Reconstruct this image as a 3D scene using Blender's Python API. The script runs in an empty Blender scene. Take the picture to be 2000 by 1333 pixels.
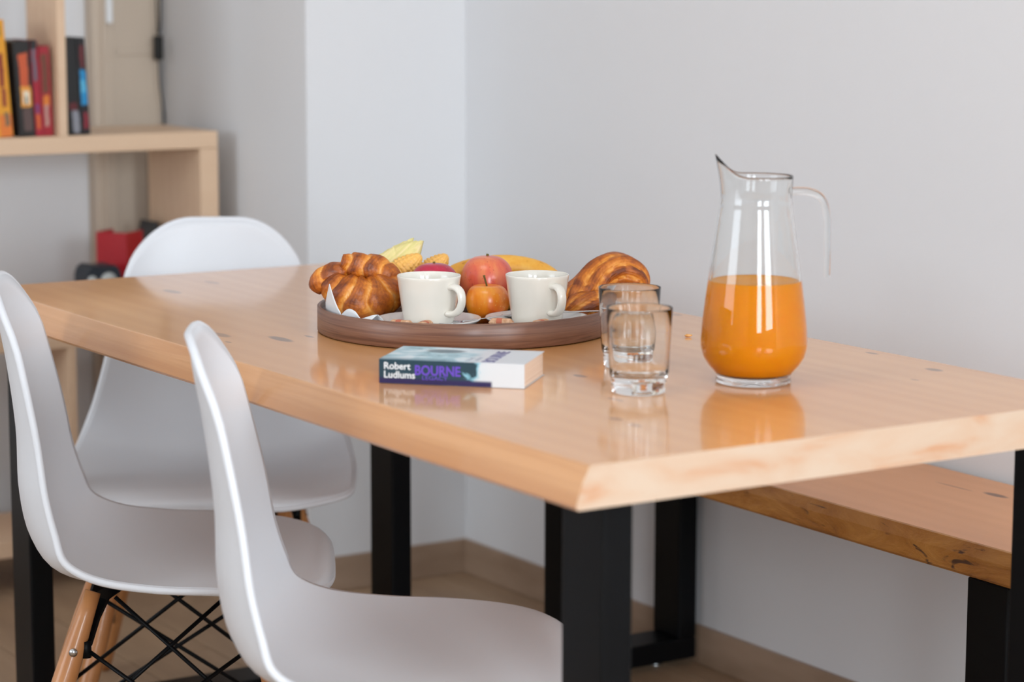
import bpy, bmesh, math, random
from mathutils import Vector, Matrix

random.seed(7)
scene = bpy.context.scene
C = scene.collection
PI = math.pi
R = math.radians

# ------------------------------------------------------------------ camera
# axes: X runs across the table towards the long wall, Y along the table away from
# the camera, Z up.  The camera stands over (0, 0).
YAW, PITCH, ROLL, EYE = R(32.69), R(8.50), R(0.11), 1.25
fw = Vector((math.sin(YAW) * math.cos(PITCH), math.cos(YAW) * math.cos(PITCH), -math.sin(PITCH)))
rt = Vector((math.cos(YAW), -math.sin(YAW), 0))
up = rt.cross(fw)
rt, up = math.cos(ROLL) * rt + math.sin(ROLL) * up, -math.sin(ROLL) * rt + math.cos(ROLL) * up
cam = bpy.data.cameras.new('camera')
cam.lens, cam.sensor_width = 85, 36
cam.clip_start, cam.clip_end = 0.05, 60
cam.dof.use_dof = True
cam.dof.focus_distance = 3.40
cam.dof.aperture_fstop = 3.3
cam_o = bpy.data.objects.new('camera', cam)
C.objects.link(cam_o)
cam_o.matrix_world = Matrix(((rt.x, up.x, -fw.x, 0), (rt.y, up.y, -fw.y, 0), (rt.z, up.z, -fw.z, EYE), (0, 0, 0, 1)))
scene.camera = cam_o

# ------------------------------------------------------------------ light and exposure
world = bpy.data.worlds.new('world')
scene.world = world
world.use_nodes = True
world.node_tree.nodes['Background'].inputs[0].default_value = (0.75, 0.85, 1.0, 1)
world.node_tree.nodes['Background'].inputs[1].default_value = 1.0

RX0, RX1, RY0, RY1, CEIL = -3.2, 2.64, -2.3, 4.99, 2.7     # the room


def window_light(name, loc, rot, w, h, power, col):
    l = bpy.data.lights.new(name, 'AREA')
    l.shape, l.size, l.size_y, l.energy, l.color = 'RECTANGLE', w, h, power, col
    o = bpy.data.objects.new(name, l)
    C.objects.link(o)
    o.location, o.rotation_euler = loc, rot
    return o


# daylight entering by the two windows (their openings are built below)
BWX, BWZ, BWW, BWH = 1.45, 1.75, 1.3, 1.55     # window behind the camera, in wall_back
LWY, LWZ, LWW, LWH = 3.3, 1.75, 2.4, 1.5      # window in wall_left
window_light('daylight_back', (BWX, RY0 + 0.03, BWZ), (R(90), 0, 0), BWW - .1, BWH - .1, 66, (0.83, 0.925, 1.0))
BW2X, BW2W = -0.55, 1.1                        # narrower unseen window added beside it for more light on the chairs
window_light('added_back_fill', (BW2X, RY0 + 0.03, BWZ), (R(90), 0, 0), BW2W - .1, BWH - .1, 62, (0.83, 0.925, 1.0))
window_light('daylight_left', (RX0 + 0.03, LWY, LWZ), (R(90), 0, R(-90)), LWW - .1, LWH - .1, 34, (0.84, 0.93, 1.0))
lamp = window_light('added_ceiling_fill', (0.9, 2.4, 2.60), (0, 0, 0), .9, .9, 4.5, (0.88, 0.95, 1.0))  # fill light added overhead, out of view, to lift the chair seats
lamp.data.shape = 'DISK'

vs = scene.view_settings
scene.display_settings.display_device = 'sRGB'
vs.view_transform, vs.look, vs.gamma, vs.use_curve_mapping = 'Standard', 'None', 1.0, False
vs.exposure = 0.52
cy = scene.cycles
cy.use_denoising = True
cy.max_bounces, cy.diffuse_bounces, cy.glossy_bounces, cy.transmission_bounces = 12, 4, 5, 12
cy.use_adaptive_sampling, cy.adaptive_threshold = True, 0.015
cy.transparent_max_bounces = 12
cy.sample_clamp_indirect = 6.0
cy.blur_glossy = 0.6


# ------------------------------------------------------------------ helpers
LATV, FWDV = Vector((math.cos(YAW), -math.sin(YAW), 0)), Vector((math.sin(YAW), math.cos(YAW), 0))


def W(lat, d, z):
    """a point on the table: metres to the right of and ahead of the camera, height"""
    p = LATV * lat + FWDV * d
    return Vector((p.x, p.y, z))


def tag(o, label=None, cat=None, group=None, kind=None):
    if label: o['label'] = label
    if cat: o['category'] = cat
    if group: o['group'] = group
    if kind: o['kind'] = kind
    return o


def thing(name, label, cat, loc=(0, 0, 0), rz=0.0, group=None):
    o = bpy.data.objects.new(name, None)
    C.objects.link(o)
    o.location, o.rotation_euler = loc, (0, 0, rz)
    o.empty_display_size = 0.05
    return tag(o, label, cat, group)


def mk(name, verts, faces, mat, parent=None, smooth=True, mats=None, fm=None):
    me = bpy.data.meshes.new(name)
    me.from_pydata([tuple(v) for v in verts], [], faces)
    me.update()
    for m in (mats or [mat]): me.materials.append(m)
    for i, p in enumerate(me.polygons):
        p.use_smooth = smooth
        if fm: p.material_index = fm[i]
    o = bpy.data.objects.new(name, me)
    C.objects.link(o)
    if parent: o.parent = parent
    return o


def from_bm(name, bm, mat, parent=None, smooth=False):
    me = bpy.data.meshes.new(name)
    bm.normal_update()
    bm.to_mesh(me)
    bm.free()
    me.materials.append(mat)
    for p in me.polygons: p.use_smooth = smooth
    o = bpy.data.objects.new(name, me)
    C.objects.link(o)
    if parent: o.parent = parent
    return o


def bm_box(bm, x0, x1, y0, y1, z0, z1, bevel=0.0):
    r = bmesh.ops.create_cube(bm, size=1.0)
    for v in r['verts']:
        v.co = Vector(((x0 + x1) / 2 + v.co.x * (x1 - x0), (y0 + y1) / 2 + v.co.y * (y1 - y0), (z0 + z1) / 2 + v.co.z * (z1 - z0)))
    if bevel:
        es = list({e for v in r['verts'] for e in v.link_edges})
        bmesh.ops.bevel(bm, geom=es, offset=bevel, segments=2, affect='EDGES', profile=0.5)


def box(name, x0, x1, y0, y1, z0, z1, mat, parent=None, bevel=0.0):
    bm = bmesh.new()
    bm_box(bm, x0, x1, y0, y1, z0, z1, bevel)
    o = from_bm(name, bm, mat, parent, smooth=False)
    return o


def lathe(prof, n=48, close=False):
    """(r, z) profile -> verts, faces; r==0 ends become poles"""
    V, Fc, rings = [], [], []
    for r, z in prof:
        if r < 1e-6:
            rings.append([len(V)]); V.append((0, 0, z))
        else:
            rings.append(list(range(len(V), len(V) + n)))
            V += [(r * math.cos(2 * PI * i / n), r * math.sin(2 * PI * i / n), z) for i in range(n)]
    pairs = list(zip(rings[:-1], rings[1:]))
    if close: pairs.append((rings[-1], rings[0]))
    for a, b in pairs:
        for i in range(n):
            j = (i + 1) % n
            if len(a) == 1 and len(b) == 1: continue
            if len(a) == 1: Fc.append((a[0], b[j], b[i]))
            elif len(b) == 1: Fc.append((a[i], a[j], b[0]))
            else: Fc.append((a[i], a[j], b[j], b[i]))
    return V, Fc


def frames(path, upv=Vector((0, 0, 1))):
    """parallel-transport frames"""
    T = []
    for i in range(len(path)):
        a, b = path[max(0, i - 1)], path[min(len(path) - 1, i + 1)]
        T.append((b - a).normalized())
    u = upv - T[0] * upv.dot(T[0])
    if u.length < 1e-4: u = Vector((1, 0, 0)) - T[0] * T[0].x
    u.normalize()
    out = []
    for t in T:
        u = u - t * u.dot(t)
        u.normalize()
        out.append((t, u, t.cross(u)))
    return out


def sweep(path, rad, n=16, upv=Vector((0, 0, 1)), shape=None, cap=True, closed=False):
    """rad: list of (ru, rv); shape(i, k, ang) multiplies"""
    path = [Vector(p) for p in path]
    fr = frames(path, upv)
    V, Fc = [], []
    for i, p in enumerate(path):
        t, u, v = fr[i]
        r = rad[i] if isinstance(rad, (list, tuple)) else rad
        ru, rv = r if isinstance(r, (tuple, list)) else (r, r)
        for k in range(n):
            a = 2 * PI * k / n
            m = shape(i, k, a) if shape else 1.0
            V.append(p + u * (math.cos(a) * ru * m) + v * (math.sin(a) * rv * m))
    m = len(path)
    for i in range(m if closed else m - 1):
        for k in range(n):
            Fc.append((i * n + k, i * n + (k + 1) % n, ((i + 1) % m) * n + (k + 1) % n, ((i + 1) % m) * n + k))
    if cap and not closed:
        Fc.append(tuple(range(n - 1, -1, -1)))
        Fc.append(tuple(range((m - 1) * n, m * n)))
    return V, Fc


def spline(pts, n):
    """Catmull-Rom through tuples of any length, n samples"""
    P = [tuple(p) for p in pts]
    out = []
    m = len(P) - 1
    for s in range(n):
        t = s / (n - 1) * m
        i = min(int(t), m - 1)
        f = t - i
        p0, p1, p2, p3 = P[max(0, i - 1)], P[i], P[i + 1], P[min(m, i + 2)]
        out.append(tuple(0.5 * (2 * b + (c - a) * f + (2 * a - 5 * b + 4 * c - d) * f * f + (3 * b - a - 3 * c + d) * f ** 3)
                         for a, b, c, d in zip(p0, p1, p2, p3)))
    return out


def attr(o, name, vals):
    a = o.data.attributes.new(name, 'FLOAT', 'POINT')
    a.data.foreach_set('value', vals)


def mod_subsurf(o, lv=1):
    m = o.modifiers.new('sub', 'SUBSURF')
    m.levels = m.render_levels = lv
    return o


# ------------------------------------------------------------------ materials
def rgb(h):
    """#hex or sRGB 0-255 triple -> linear rgba"""
    if isinstance(h, str): h = [int(h[i:i + 2], 16) for i in (1, 3, 5)]
    return tuple(((c / 255 + .055) / 1.055) ** 2.4 if c > 10 else c / 255 / 12.92 for c in h) + (1,)


class Mat:
    def __init__(s, name, col=(0.8, 0.8, 0.8, 1), rough=0.5, metal=0.0, **kw):
        s.m = bpy.data.materials.new(name)
        s.m.use_nodes = True
        s.nt = s.m.node_tree
        s.b = s.nt.nodes['Principled BSDF']
        s.set('Base Color', col); s.set('Roughness', rough); s.set('Metallic', metal)
        for k, v in kw.items(): s.set(k.replace('_', ' '), v)

    def set(s, k, v): s.b.inputs[k].default_value = v

    def n(s, t, **kw):
        nd = s.nt.nodes.new('ShaderNode' + t)
        for k, v in kw.items(): setattr(nd, k, v)
        return nd

    def l(s, a, b): s.nt.links.new(a, b)

    def coords(s, scale=(1, 1, 1), rot=(0, 0, 0), kind='Object', loc=(0, 0, 0)):
        tc, mp = s.n('TexCoord'), s.n('Mapping')
        s.l(tc.outputs[kind], mp.inputs[0])
        mp.inputs['Scale'].default_value = scale
        mp.inputs['Rotation'].default_value = rot
        mp.inputs['Location'].default_value = loc
        return mp.outputs[0]

    def noise(s, co, scale=5, detail=4, rough=0.5, dist=0.0):
        t = s.n('TexNoise')
        s.l(co, t.inputs['Vector'])
        t.inputs['Scale'].default_value, t.inputs['Detail'].default_value = scale, detail
        t.inputs['Roughness'].default_value, t.inputs['Distortion'].default_value = rough, dist
        return t.outputs['Fac']

    def ramp(s, fac, stops):
        r = s.n('ValToRGB')
        s.l(fac, r.inputs[0])
        e = r.color_ramp.elements
        while len(e) < len(stops): e.new(0.5)
        for x, (p, c) in zip(e, stops): x.position, x.color = p, c
        return r.outputs[0]

    def mix(s, fac, a, b, mode='MIX'):
        x = s.n('Mix', data_type='RGBA', blend_type=mode)
        for sock, val in ((x.inputs[0], fac), (x.inputs[6], a), (x.inputs[7], b)):
            if isinstance(val, (float, int, tuple)): sock.default_value = val
            else: s.l(val, sock)
        return x.outputs[2]

    def math(s, op, a, b=None, clamp=False):
        x = s.n('Math', operation=op, use_clamp=clamp)
        for i, val in enumerate((a, b)):
            if val is None: continue
            if isinstance(val, (float, int)): x.inputs[i].default_value = val
            else: s.l(val, x.inputs[i])
        return x.outputs[0]

    def mapr(s, v, a, b, c=0.0, d=1.0):
        x = s.n('MapRange', interpolation_type='SMOOTHSTEP')
        s.l(v, x.inputs[0])
        for i, q in enumerate((a, b, c, d)): x.inputs[i + 1].default_value = q
        return x.outputs[0]

    def xyz(s, co):
        x = s.n('SeparateXYZ')
        s.l(co, x.inputs[0])
        return x.outputs

    def attr(s, name):
        a = s.n('Attribute', attribute_name=name)
        return a.outputs['Fac']

    def bump(s, h, strength=0.2, dist=0.01):
        b = s.n('Bump')
        s.l(h, b.inputs['Height'])
        b.inputs['Strength'].default_value, b.inputs['Distance'].default_value = strength, dist
        s.l(b.outputs[0], s.b.inputs['Normal'])

    def col(s, c): s.l(c, s.b.inputs['Base Color'])
    def rgh(s, c): s.l(c, s.b.inputs['Roughness'])


def paint(name, c, rough=0.75):
    m = Mat(name, c, rough)
    co = m.coords()
    f = m.noise(co, 2.2, 5)
    m.col(m.mix(m.math('MULTIPLY', f, 0.07), c, tuple(x * .9 for x in c[:3]) + (1,)))
    m.bump(m.noise(co, 160, 3), 0.06, 0.004)
    return m.m


def wood(name, light, dark, axis='y', knots=(), stave=0.0, rough=0.3, coat=0.0, ring=26.0, contrast=0.7, coat_rough=0.08, wave=.22):
    """grain runs along an axis; knots: (x, y, rx, ry, strength) in object space"""
    m = Mat(name, light, rough)
    sc = {'y': (ring, 1.3, ring), 'x': (1.3, ring, ring), 'z': (ring, ring, 1.3)}[axis]
    co = m.coords(sc)
    warp = m.noise(m.coords((3, .8, 3) if axis == 'y' else (.8, 3, 3) if axis == 'x' else (3, 3, .8)), 1.6, 2)
    g = m.noise(co, 1.0, 5, 0.62, 0.7)
    w = m.n('TexWave', wave_type='BANDS', bands_direction={'y': 'X', 'x': 'Y', 'z': 'X'}[axis])
    m.l(m.coords({'y': (9, .25, 9), 'x': (.25, 9, 9), 'z': (9, 9, .25)}[axis]), w.inputs[0])
    w.inputs['Scale'].default_value, w.inputs['Distortion'].default_value = 0.9, 5.0
    w.inputs['Detail'].default_value, w.inputs['Detail Scale'].default_value = 2.5, 0.6
    gg = m.math('ADD', m.math('MULTIPLY', g, .58), m.math('MULTIPLY', w.outputs['Fac'], wave))
    gg = m.math('ADD', gg, m.math('MULTIPLY', warp, .30))
    mid = tuple((a + b) / 2 for a, b in zip(light[:3], dark[:3])) + (1,)
    c = m.ramp(gg, [(0.30, light), (0.30 + .32 / max(contrast, .05) * .7, mid), (0.95, dark)])
    tc = m.n('TexCoord')
    xyz = m.xyz(tc.outputs['Object'])
    if stave:
        ax = xyz[0] if axis == 'y' else xyz[1]
        cell = m.math('FLOOR', m.math('DIVIDE', ax, stave))
        wn = m.n('TexWhiteNoise', noise_dimensions='1D')
        m.l(cell, wn.inputs['W'])
        c = m.mix(m.math('MULTIPLY', wn.outputs['Value'], 0.30), c, dark)
    total = None
    for kx, ky, rx, ry, st in knots:
        dx = m.math('DIVIDE', m.math('SUBTRACT', xyz[0], kx), rx)
        dy = m.math('DIVIDE', m.math('SUBTRACT', xyz[1], ky), ry)
        d2 = m.math('SQRT', m.math('ADD', m.math('MULTIPLY', dx, dx), m.math('MULTIPLY', dy, dy)))
        k = m.mapr(d2, 0.55, 1.0, st, 0.0)
        total = k if total is None else m.math('MAXIMUM', total, k)
    if total is not None:
        c = m.mix(total, c, rgb('#47281a'))
    m.col(c)
    m.bump(gg, 0.04, 0.003)
    if coat:
        m.set('Coat Weight', coat); m.set('Coat Roughness', coat_rough)
    return m.m


TX0, TX1, TY0, TY1, TTOP, TTHK = 1.386, 2.188, 2.034, 3.778, 0.75, 0.047
TCX, TCY = (TX0 + TX1) / 2, (TY0 + TY1) / 2

M = {}
M['wall'] = paint('wall_paint', (0.78, 0.775, 0.785, 1))
M['wall_dim'] = paint('toned_down_wall_paint', (0.62, 0.62, 0.62, 1))  # for the unseen walls, toned down to cut bounced light
M['ceiling'] = paint('ceiling_paint', (0.88, 0.88, 0.88, 1), 0.9)
M['black'] = Mat('black_powder_coat', (0.0030, 0.0034, 0.0042, 1), 0.40, Specular_IOR_Level=.14).m
M['white_plastic'] = Mat('white_plastic', (0.77, 0.775, 0.805, 1), 0.40).m
M['steel'] = Mat('steel', (0.62, 0.63, 0.64, 1), 0.22, 1.0).m
M['ceramic'] = Mat('cream_ceramic', rgb('#e9e2d6'), 0.16, Coat_Weight=0.4, Coat_Roughness=0.05).m
M['saucer'] = Mat('white_ceramic', rgb('#e6e2de'), 0.2).m
M['cord'] = Mat('black_cord', (0.012, 0.011, 0.010, 1), 0.5, Specular_IOR_Level=.3).m
M['bulbous_black'] = Mat('black_cover', (0.012, 0.012, 0.014, 1), 0.45).m


def _stone():
    m = Mat('floor_tile_stone', rgb('#8b735f'), 0.5)
    co = m.coords((5, .8, 1))
    oi = m.n('ObjectInfo')
    f = m.noise(co, 3, 6, .6, .4)
    c = m.ramp(f, [(0.25, rgb('#9c8066')), (0.55, rgb('#b09274')), (0.85, rgb('#bea084'))])
    c = m.mix(m.math('MULTIPLY', oi.outputs['Random'], .25), c, rgb('#80695a'))
    m.col(c)
    m.bump(f, .05, .003)
    return m.m


M['tile'] = _stone()
M['grout'] = paint('grout', rgb('#6a5a4c'), 0.9)


def _skirt():
    m = Mat('skirting_tile', rgb('#a58b74'), 0.45)
    f = m.noise(m.coords((1, 1, 4)), 4, 5)
    m.col(m.ramp(f, [(0.3, rgb('#967c66')), (0.7, rgb('#b09680'))]))
    return m.m


M['skirt'] = _skirt()
M['birch'] = wood('birch_board', rgb('#e3c3a4'), rgb('#cfa683'), 'x', rough=.5, ring=30, contrast=.3)
M['cream'] = paint('cream_lacquer', rgb('#cbb9a6'), 0.5)


def tknots():
    out = []
    for lat, d, rx, ry, s in TABLE_KNOTS:
        p = W(lat, d, 0)
        out.append((p.x - TCX, p.y - TCY, rx, ry, s))
    return out


# knots of the table top (lateral, ahead, half sizes across and along the grain)
TABLE_KNOTS = [(-0.325, 3.36, .012, .040, .75), (-0.415, 3.40, .012, .034, .5), (-0.287, 3.385, .005, .016, .6),
               (-0.395, 3.33, .004, .011, .5), (-0.55, 3.88, .012, .036, .5), (-0.50, 4.0, .010, .03, .35),
               (0.087, 3.045, .008, .016, .7), (0.125, 2.87, .006, .02, .4), (0.12, 2.74, .008, .014, .5),
               (0.14, 2.70, .006, .014, .5), (0.488, 3.24, .006, .016, .6), (0.548, 3.10, .010, .018, .7),
               (0.245, 3.62, .012, .02, .4), (0.51, 3.02, .004, .01, .4)]
M['pine'] = wood('lacquered_pine', rgb('#f0b071'), rgb('#cd823f'), 'y', tknots(), stave=.19, rough=.35, coat=.75, ring=11, contrast=.5, coat_rough=.10, wave=.10)
M['pine_edge'] = wood('pine_edge', rgb('#eab07a'), rgb('#bd783f'), 'y', rough=.32, coat=.5, ring=60, contrast=.9)
M['pine_bench'] = wood('bench_pine', rgb('#e4a06c'), rgb('#c27c49'), 'y', [(.085, -.32, .010, .03, .8), (.075, -.24, .004, .05, .4)], rough=.4, coat=.25, ring=16, contrast=.5, wave=.07)


def _endgrain():
    m = Mat('pine_end_grain', rgb('#ecd0ae'), 0.45)
    f = m.noise(m.coords((4, 4, 14)), 2.2, 4, .55, .5)
    m.col(m.ramp(f, [(0.35, rgb('#d6bca4')), (0.55, rgb('#d4b296')), (0.68, rgb('#d09c78'))]))
    m.bump(m.noise(m.coords((1, 1, 1)), 90, 3), .12, .003)
    return m.m


def _bark():
    m = Mat('bench_live_edge', rgb('#a8691f'), 0.4, Coat_Weight=0.4, Coat_Roughness=.15)
    co = m.coords((3, 1, 3))
    f = m.noise(co, 7, 6, .65, 1.2)
    c = m.ramp(f, [(0.28, rgb('#6b3d12')), (0.42, rgb('#a86a22')), (0.7, rgb('#c78a3e'))])
    k = m.mapr(m.noise(m.coords((2.5, 1, 4)), 13, 3, .6, .6), .615, .69)
    m.col(m.mix(k, c, rgb('#4b2a10')))
    m.bump(f, .5, .006)
    return m.m


M['end_grain'], M['bark'] = _endgrain(), _bark()
M['walnut'] = wood('walnut_veneer', rgb('#8d6450'), rgb('#4e2f22'), 'x', rough=.4, coat=.25, ring=60, contrast=.9)
M['walnut_in'] = wood('walnut_tray_floor', rgb('#5c3d2f'), rgb('#33201a'), 'x', rough=.4, ring=30)
M['leg_wood'] = wood('beech_leg', rgb('#c98a55'), rgb('#a8652f'), 'z', rough=.38, coat=.3, ring=70, contrast=.5)
M['glass'] = Mat('clear_glass', (0.985, 0.995, 0.99, 1), 0.0, Transmission_Weight=1.0, IOR=1.42).m

# ------------------------------------------------------------------ the room
def struct(o): return tag(o, kind='structure')


PX, PY = 2.268, 4.295        # the boxed-out corner: its side (x) and its face (y)
T = 0.15
fl = struct(box('floor', RX0 - T, RX1 + T, RY0 - T, RY1 + T, -0.12, -0.004, M['grout']))
struct(box('ceiling', RX0 - T, RX1 + T, RY0 - T, RY1 + T, CEIL, CEIL + .12, M['ceiling']))
struct(box('wall_right', RX1, RX1 + T, RY0 - T, RY1 + T, -0.004, CEIL, M['wall']))
struct(box('wall_end', RX0 - T, RX1, RY1, RY1 + T, -0.004, CEIL, M['wall']))
struct(box('wall_corner', PX, RX1, PY, RY1, -0.004, CEIL, M['wall']))


def wall_with_hole(name, axis, at0, at1, a0, a1, holes, z0, z1):
    bm = bmesh.new()
    rects, last = [], a0
    for h0, h1 in holes:
        rects += [(last, h0, -0.004, CEIL), (h0, h1, -0.004, z0), (h0, h1, z1, CEIL)]
        last = h1
    for (p, q, s, t) in rects + [(last, a1, -0.004, CEIL)]:
        if axis == 'x': bm_box(bm, at0, at1, p, q, s, t)
        else: bm_box(bm, p, q, at0, at1, s, t)
    return struct(from_bm(name, bm, M['wall_dim']))


wall_with_hole('wall_left', 'x', RX0 - T, RX0, RY0 - T, RY1 + T, [(LWY - LWW / 2, LWY + LWW / 2)], LWZ - LWH / 2, LWZ + LWH / 2)
wall_with_hole('wall_back', 'y', RY0 - T, RY0, RX0, RX1, [(BW2X - BW2W / 2, BW2X + BW2W / 2), (BWX - BWW / 2, BWX + BWW / 2)], BWZ - BWH / 2, BWZ + BWH / 2)
M['frame'] = Mat('window_frame_white', (0.8, 0.8, 0.8, 1), 0.4).m


def window(name, axis, at, c, z, w, h):
    bm = bmesh.new()
    f = .05
    for p, q, s, t in ((c - w / 2, c + w / 2, z - h / 2, z - h / 2 + f), (c - w / 2, c + w / 2, z + h / 2 - f, z + h / 2),
                       (c - w / 2, c - w / 2 + f, z - h / 2 + f, z + h / 2 - f), (c + w / 2 - f, c + w / 2, z - h / 2 + f, z + h / 2 - f),
                       (c - f / 2, c + f / 2, z - h / 2 + f, z + h / 2 - f)):
        if axis == 'y': bm_box(bm, p, q, at, at + .05, s, t)
        else: bm_box(bm, at, at + .05, p, q, s, t)
    o = struct(from_bm(name, bm, M['frame']))
    for k in (0, 1):
        a, b = (c - w / 2 + f, c - f / 2) if k == 0 else (c + f / 2, c + w / 2 - f)
        if axis == 'y': box('pane', a, b, at + .012, at + .018, z - h / 2 + f, z + h / 2 - f, M['glass'], o)
        else: box('pane', at + .012, at + .018, a, b, z - h / 2 + f, z + h / 2 - f, M['glass'], o)
    return o


window('window_1', 'y', RY0 - .12, BWX, BWZ, BWW, BWH)
window('added_window', 'y', RY0 - .12, BW2X, BWZ, BW2W, BWH)  # frame of the added opening, there for its extra light
window('window_2', 'x', RX0 - .12, LWY, LWZ, LWW, LWH)

# ring housing added round the made-up ceiling fill light
_v, _f = lathe([(.47, CEIL - .0005), (.50, CEIL - .0005), (.50, CEIL - .09), (.47, CEIL - .09)], 48, True)
lh = mk('added_lamp_ring', [(x + .9, y + 2.4, z) for x, y, z in _v], _f, M['frame'])
tag(lh, 'white ring added on the ceiling round an unseen fill light', 'lamp')

# plank-shaped floor tiles
PW, PL, G = .165, .90, .003
tm = {}
for i in range(-4, 13):
    x1 = RX1 - .012 - (.055 if True else 0) + PW - i * PW
    x0 = x1 - PW
    x1c = min(x1, RX1)
    if x1c - x0 < .03 or x0 < 0.1: continue
    off = (i * .37) % 1 * PL
    y = 1.2 - off
    while y < RY1:
        a, b = max(y, 1.2), min(y + PL, RY1)
        if b - a > .03:
            key = (round(b - a, 3), round(x1c - x0, 3))
            if key not in tm:
                o = box('floor_tile', G / 2, key[1] - G / 2, G / 2, key[0] - G / 2, -.0045, 0, M['tile'], fl, .0008)
                tm[key] = o.data
            else:
                o = bpy.data.objects.new('floor_tile', tm[key])
                C.objects.link(o); o.parent = fl
            o.location = (x0, a, 0)
        y += PL
x_lim = RX1 - .067 + PW
while x_lim - PW >= 0.1: x_lim -= PW
o = box('far_tile_field', RX0, x_lim, RY0, RY1, -.0045, -.0005, M['tile'], fl); tag(o, kind='stuff')
o = box('near_tile_field', x_lim, RX1, RY0, 1.2, -.0045, -.0005, M['tile'], fl); tag(o, kind='stuff')

SK = .072
struct(box('baseboard_right', RX1 - .010, RX1, RY0, PY - .010, 0.0005, SK, M['skirt'], None, .0015))
struct(box('baseboard_corner', PX - .010, RX1 - .0005, PY - .010, PY, 0.0005, SK, M['skirt'], None, .0015))
struct(box('baseboard_side', PX - .010, PX, PY + .0005, RY1 - .010, 0.0005, SK, M['skirt'], None, .0015))
struct(box('baseboard_end', RX0, PX - .1805, RY1 - .010, RY1, 0.0005, SK, M['skirt'], None, .0015))

# cream door beside the boxed-out corner, seen through and above the shelf
dr = struct(box('door_1', PX - .125, PX - .012, RY1 - .030, RY1 - .0005, 0.0005, 2.1, M['cream'], None, .002))
box('casing', PX - .178, PX - .127, RY1 - .045, RY1 - .0005, 0.0005, 2.16, M['cream'], dr, .004)
box('casing_bead', PX - .158, PX - .147, RY1 - .052, RY1 - .045, 0.0005, 2.16, M['cream'], dr, .003)
box('rail_bead', PX - .123, PX - .014, RY1 - .034, RY1 - .030, 1.085, 1.098, M['cream'], dr, .0015)
box('pull_handle', PX - .152, PX - .138, RY1 - .066, RY1 - .052, 1.155, 1.75, M['frame'], dr, .003)

# ------------------------------------------------------------------ table
def slab(name, x0, x1, y0, y1, ztop, thk, slope0, slope1, wob, mats, parent, org, n=72, seed=1):
    """a live-edge board: long sides lean outwards below and waver a little"""
    rnd = random.Random(seed)
    ph = [rnd.uniform(0, 6.28) for _ in range(8)]

    def wv(y, k): return wob * (math.sin(3.1 * y + ph[k]) * .6 + math.sin(7.3 * y + ph[k + 1]) * .3 + math.sin(17 * y + ph[k + 2]) * .1)
    V, Fc, fm = [], [], []
    m = 12
    r = .003
    for i in range(n + 1):
        y = y0 + (y1 - y0) * i / n
        a, b, c, d = wv(y, 0), wv(y + 4, 2), wv(y + 9, 4), wv(y + 2, 5)
        zb = ztop - thk
        sec = [(x0 + slope0 + a + r, ztop), (x0 + slope0 + a + .0003, ztop - .0012), (x0 + slope0 * .55 + (a + b) / 2 - .001, ztop - thk * .4),
               (x0 + b, zb + .004), (x0 + b + .003, zb),
               (x1 - c - .003, zb), (x1 - c, zb + .004), (x1 - slope1 * .55 - (c + d) / 2 + .001, ztop - thk * .4), (x1 - slope1 - d - .0003, ztop - .0012),
               (x1 - slope1 - d - r, ztop)]
        m = len(sec)
        V += [(x - org[0], y - org[1], z - org[2]) for x, z in sec]
    for i in range(n):
        for k in range(m):
            Fc.append((i * m + k, (i + 1) * m + k, (i + 1) * m + (k + 1) % m, i * m + (k + 1) % m))
            fm.append(1 if k in (0, 1, 2, 3) else (1 if k in (5, 6, 7, 8) else 0))
    Fc.append(tuple(range(m))); fm.append(2)
    Fc.append(tuple(range(n * m + m - 1, n * m - 1, -1))); fm.append(2)
    return mk(name, V, Fc, None, parent, False, mats, fm)


tb = thing('dining_table', 'pine live-edge dining table with black steel frame legs laid for breakfast', 'table', (TCX, TCY, 0))
slab('table_top', TX0, TX1, TY0, TY1, TTOP, TTHK, .012, .006, .0035, [M['pine'], M['pine_edge'], M['end_grain']], tb, (TCX, TCY, 0))


def steel_frame(parent, org, xa, xb, y0, wl, ws, ztop, foot=.008):
    """rectangular tube frame across the thing: two legs, a foot bar, a top bar"""
    ox, oy = org
    for x in (xa, xb - ws):
        box('leg', x - ox, x + ws - ox, y0 - oy, y0 + wl - oy, foot + .0401, ztop - .012, M['black'], parent, .003)
    box('foot_bar', xa - ox, xb - ox, y0 - oy, y0 + wl - oy, foot, foot + .04, M['black'], parent, .003)
    box('top_plate', xa - ox, xb - ox, y0 - oy + .002, y0 + wl - oy - .002, ztop - .0119, ztop, M['black'], parent, .002)
    for x in (xa + ws * 1.6, xb - ws * 1.6):
        V, Fc = lathe([(0, 0), (.014, 0), (.014, .005), (.006, .006), (.006, foot), (0, foot)], 16)
        o = mk('leveller', [(v[0] + x - ox, v[1] + y0 + wl / 2 - oy, v[2]) for v in V], Fc, M['steel'], parent)


steel_frame(tb, (TCX, TCY), 1.450, 2.170, 2.078, .08, .04, TTOP - TTHK)
steel_frame(tb, (TCX, TCY), 1.416, 2.136, 3.660, .08, .04, TTOP - TTHK)

# ------------------------------------------------------------------ bench
BX0, BX1, BY0, BY1 = 2.303, 2.630, 2.08, 3.80
BCX, BCY = (BX0 + BX1) / 2, (BY0 + BY1) / 2
bn = thing('bench', 'pine slab bench with dark live edge along the white wall', 'bench', (BCX, BCY, 0))
slab('seat_board', BX0, BX1, BY0, BY1, .48, .05, .003, .001, .002, [M['pine_bench'], M['bark'], M['end_grain']], bn, (BCX, BCY, 0), 48, 5)
steel_frame(bn, (BCX, BCY), 2.338, 2.622, 2.372, .08, .04, .43, .014)
steel_frame(bn, (BCX, BCY), 2.338, 2.622, 3.456, .08, .04, .43, .014)

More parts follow.
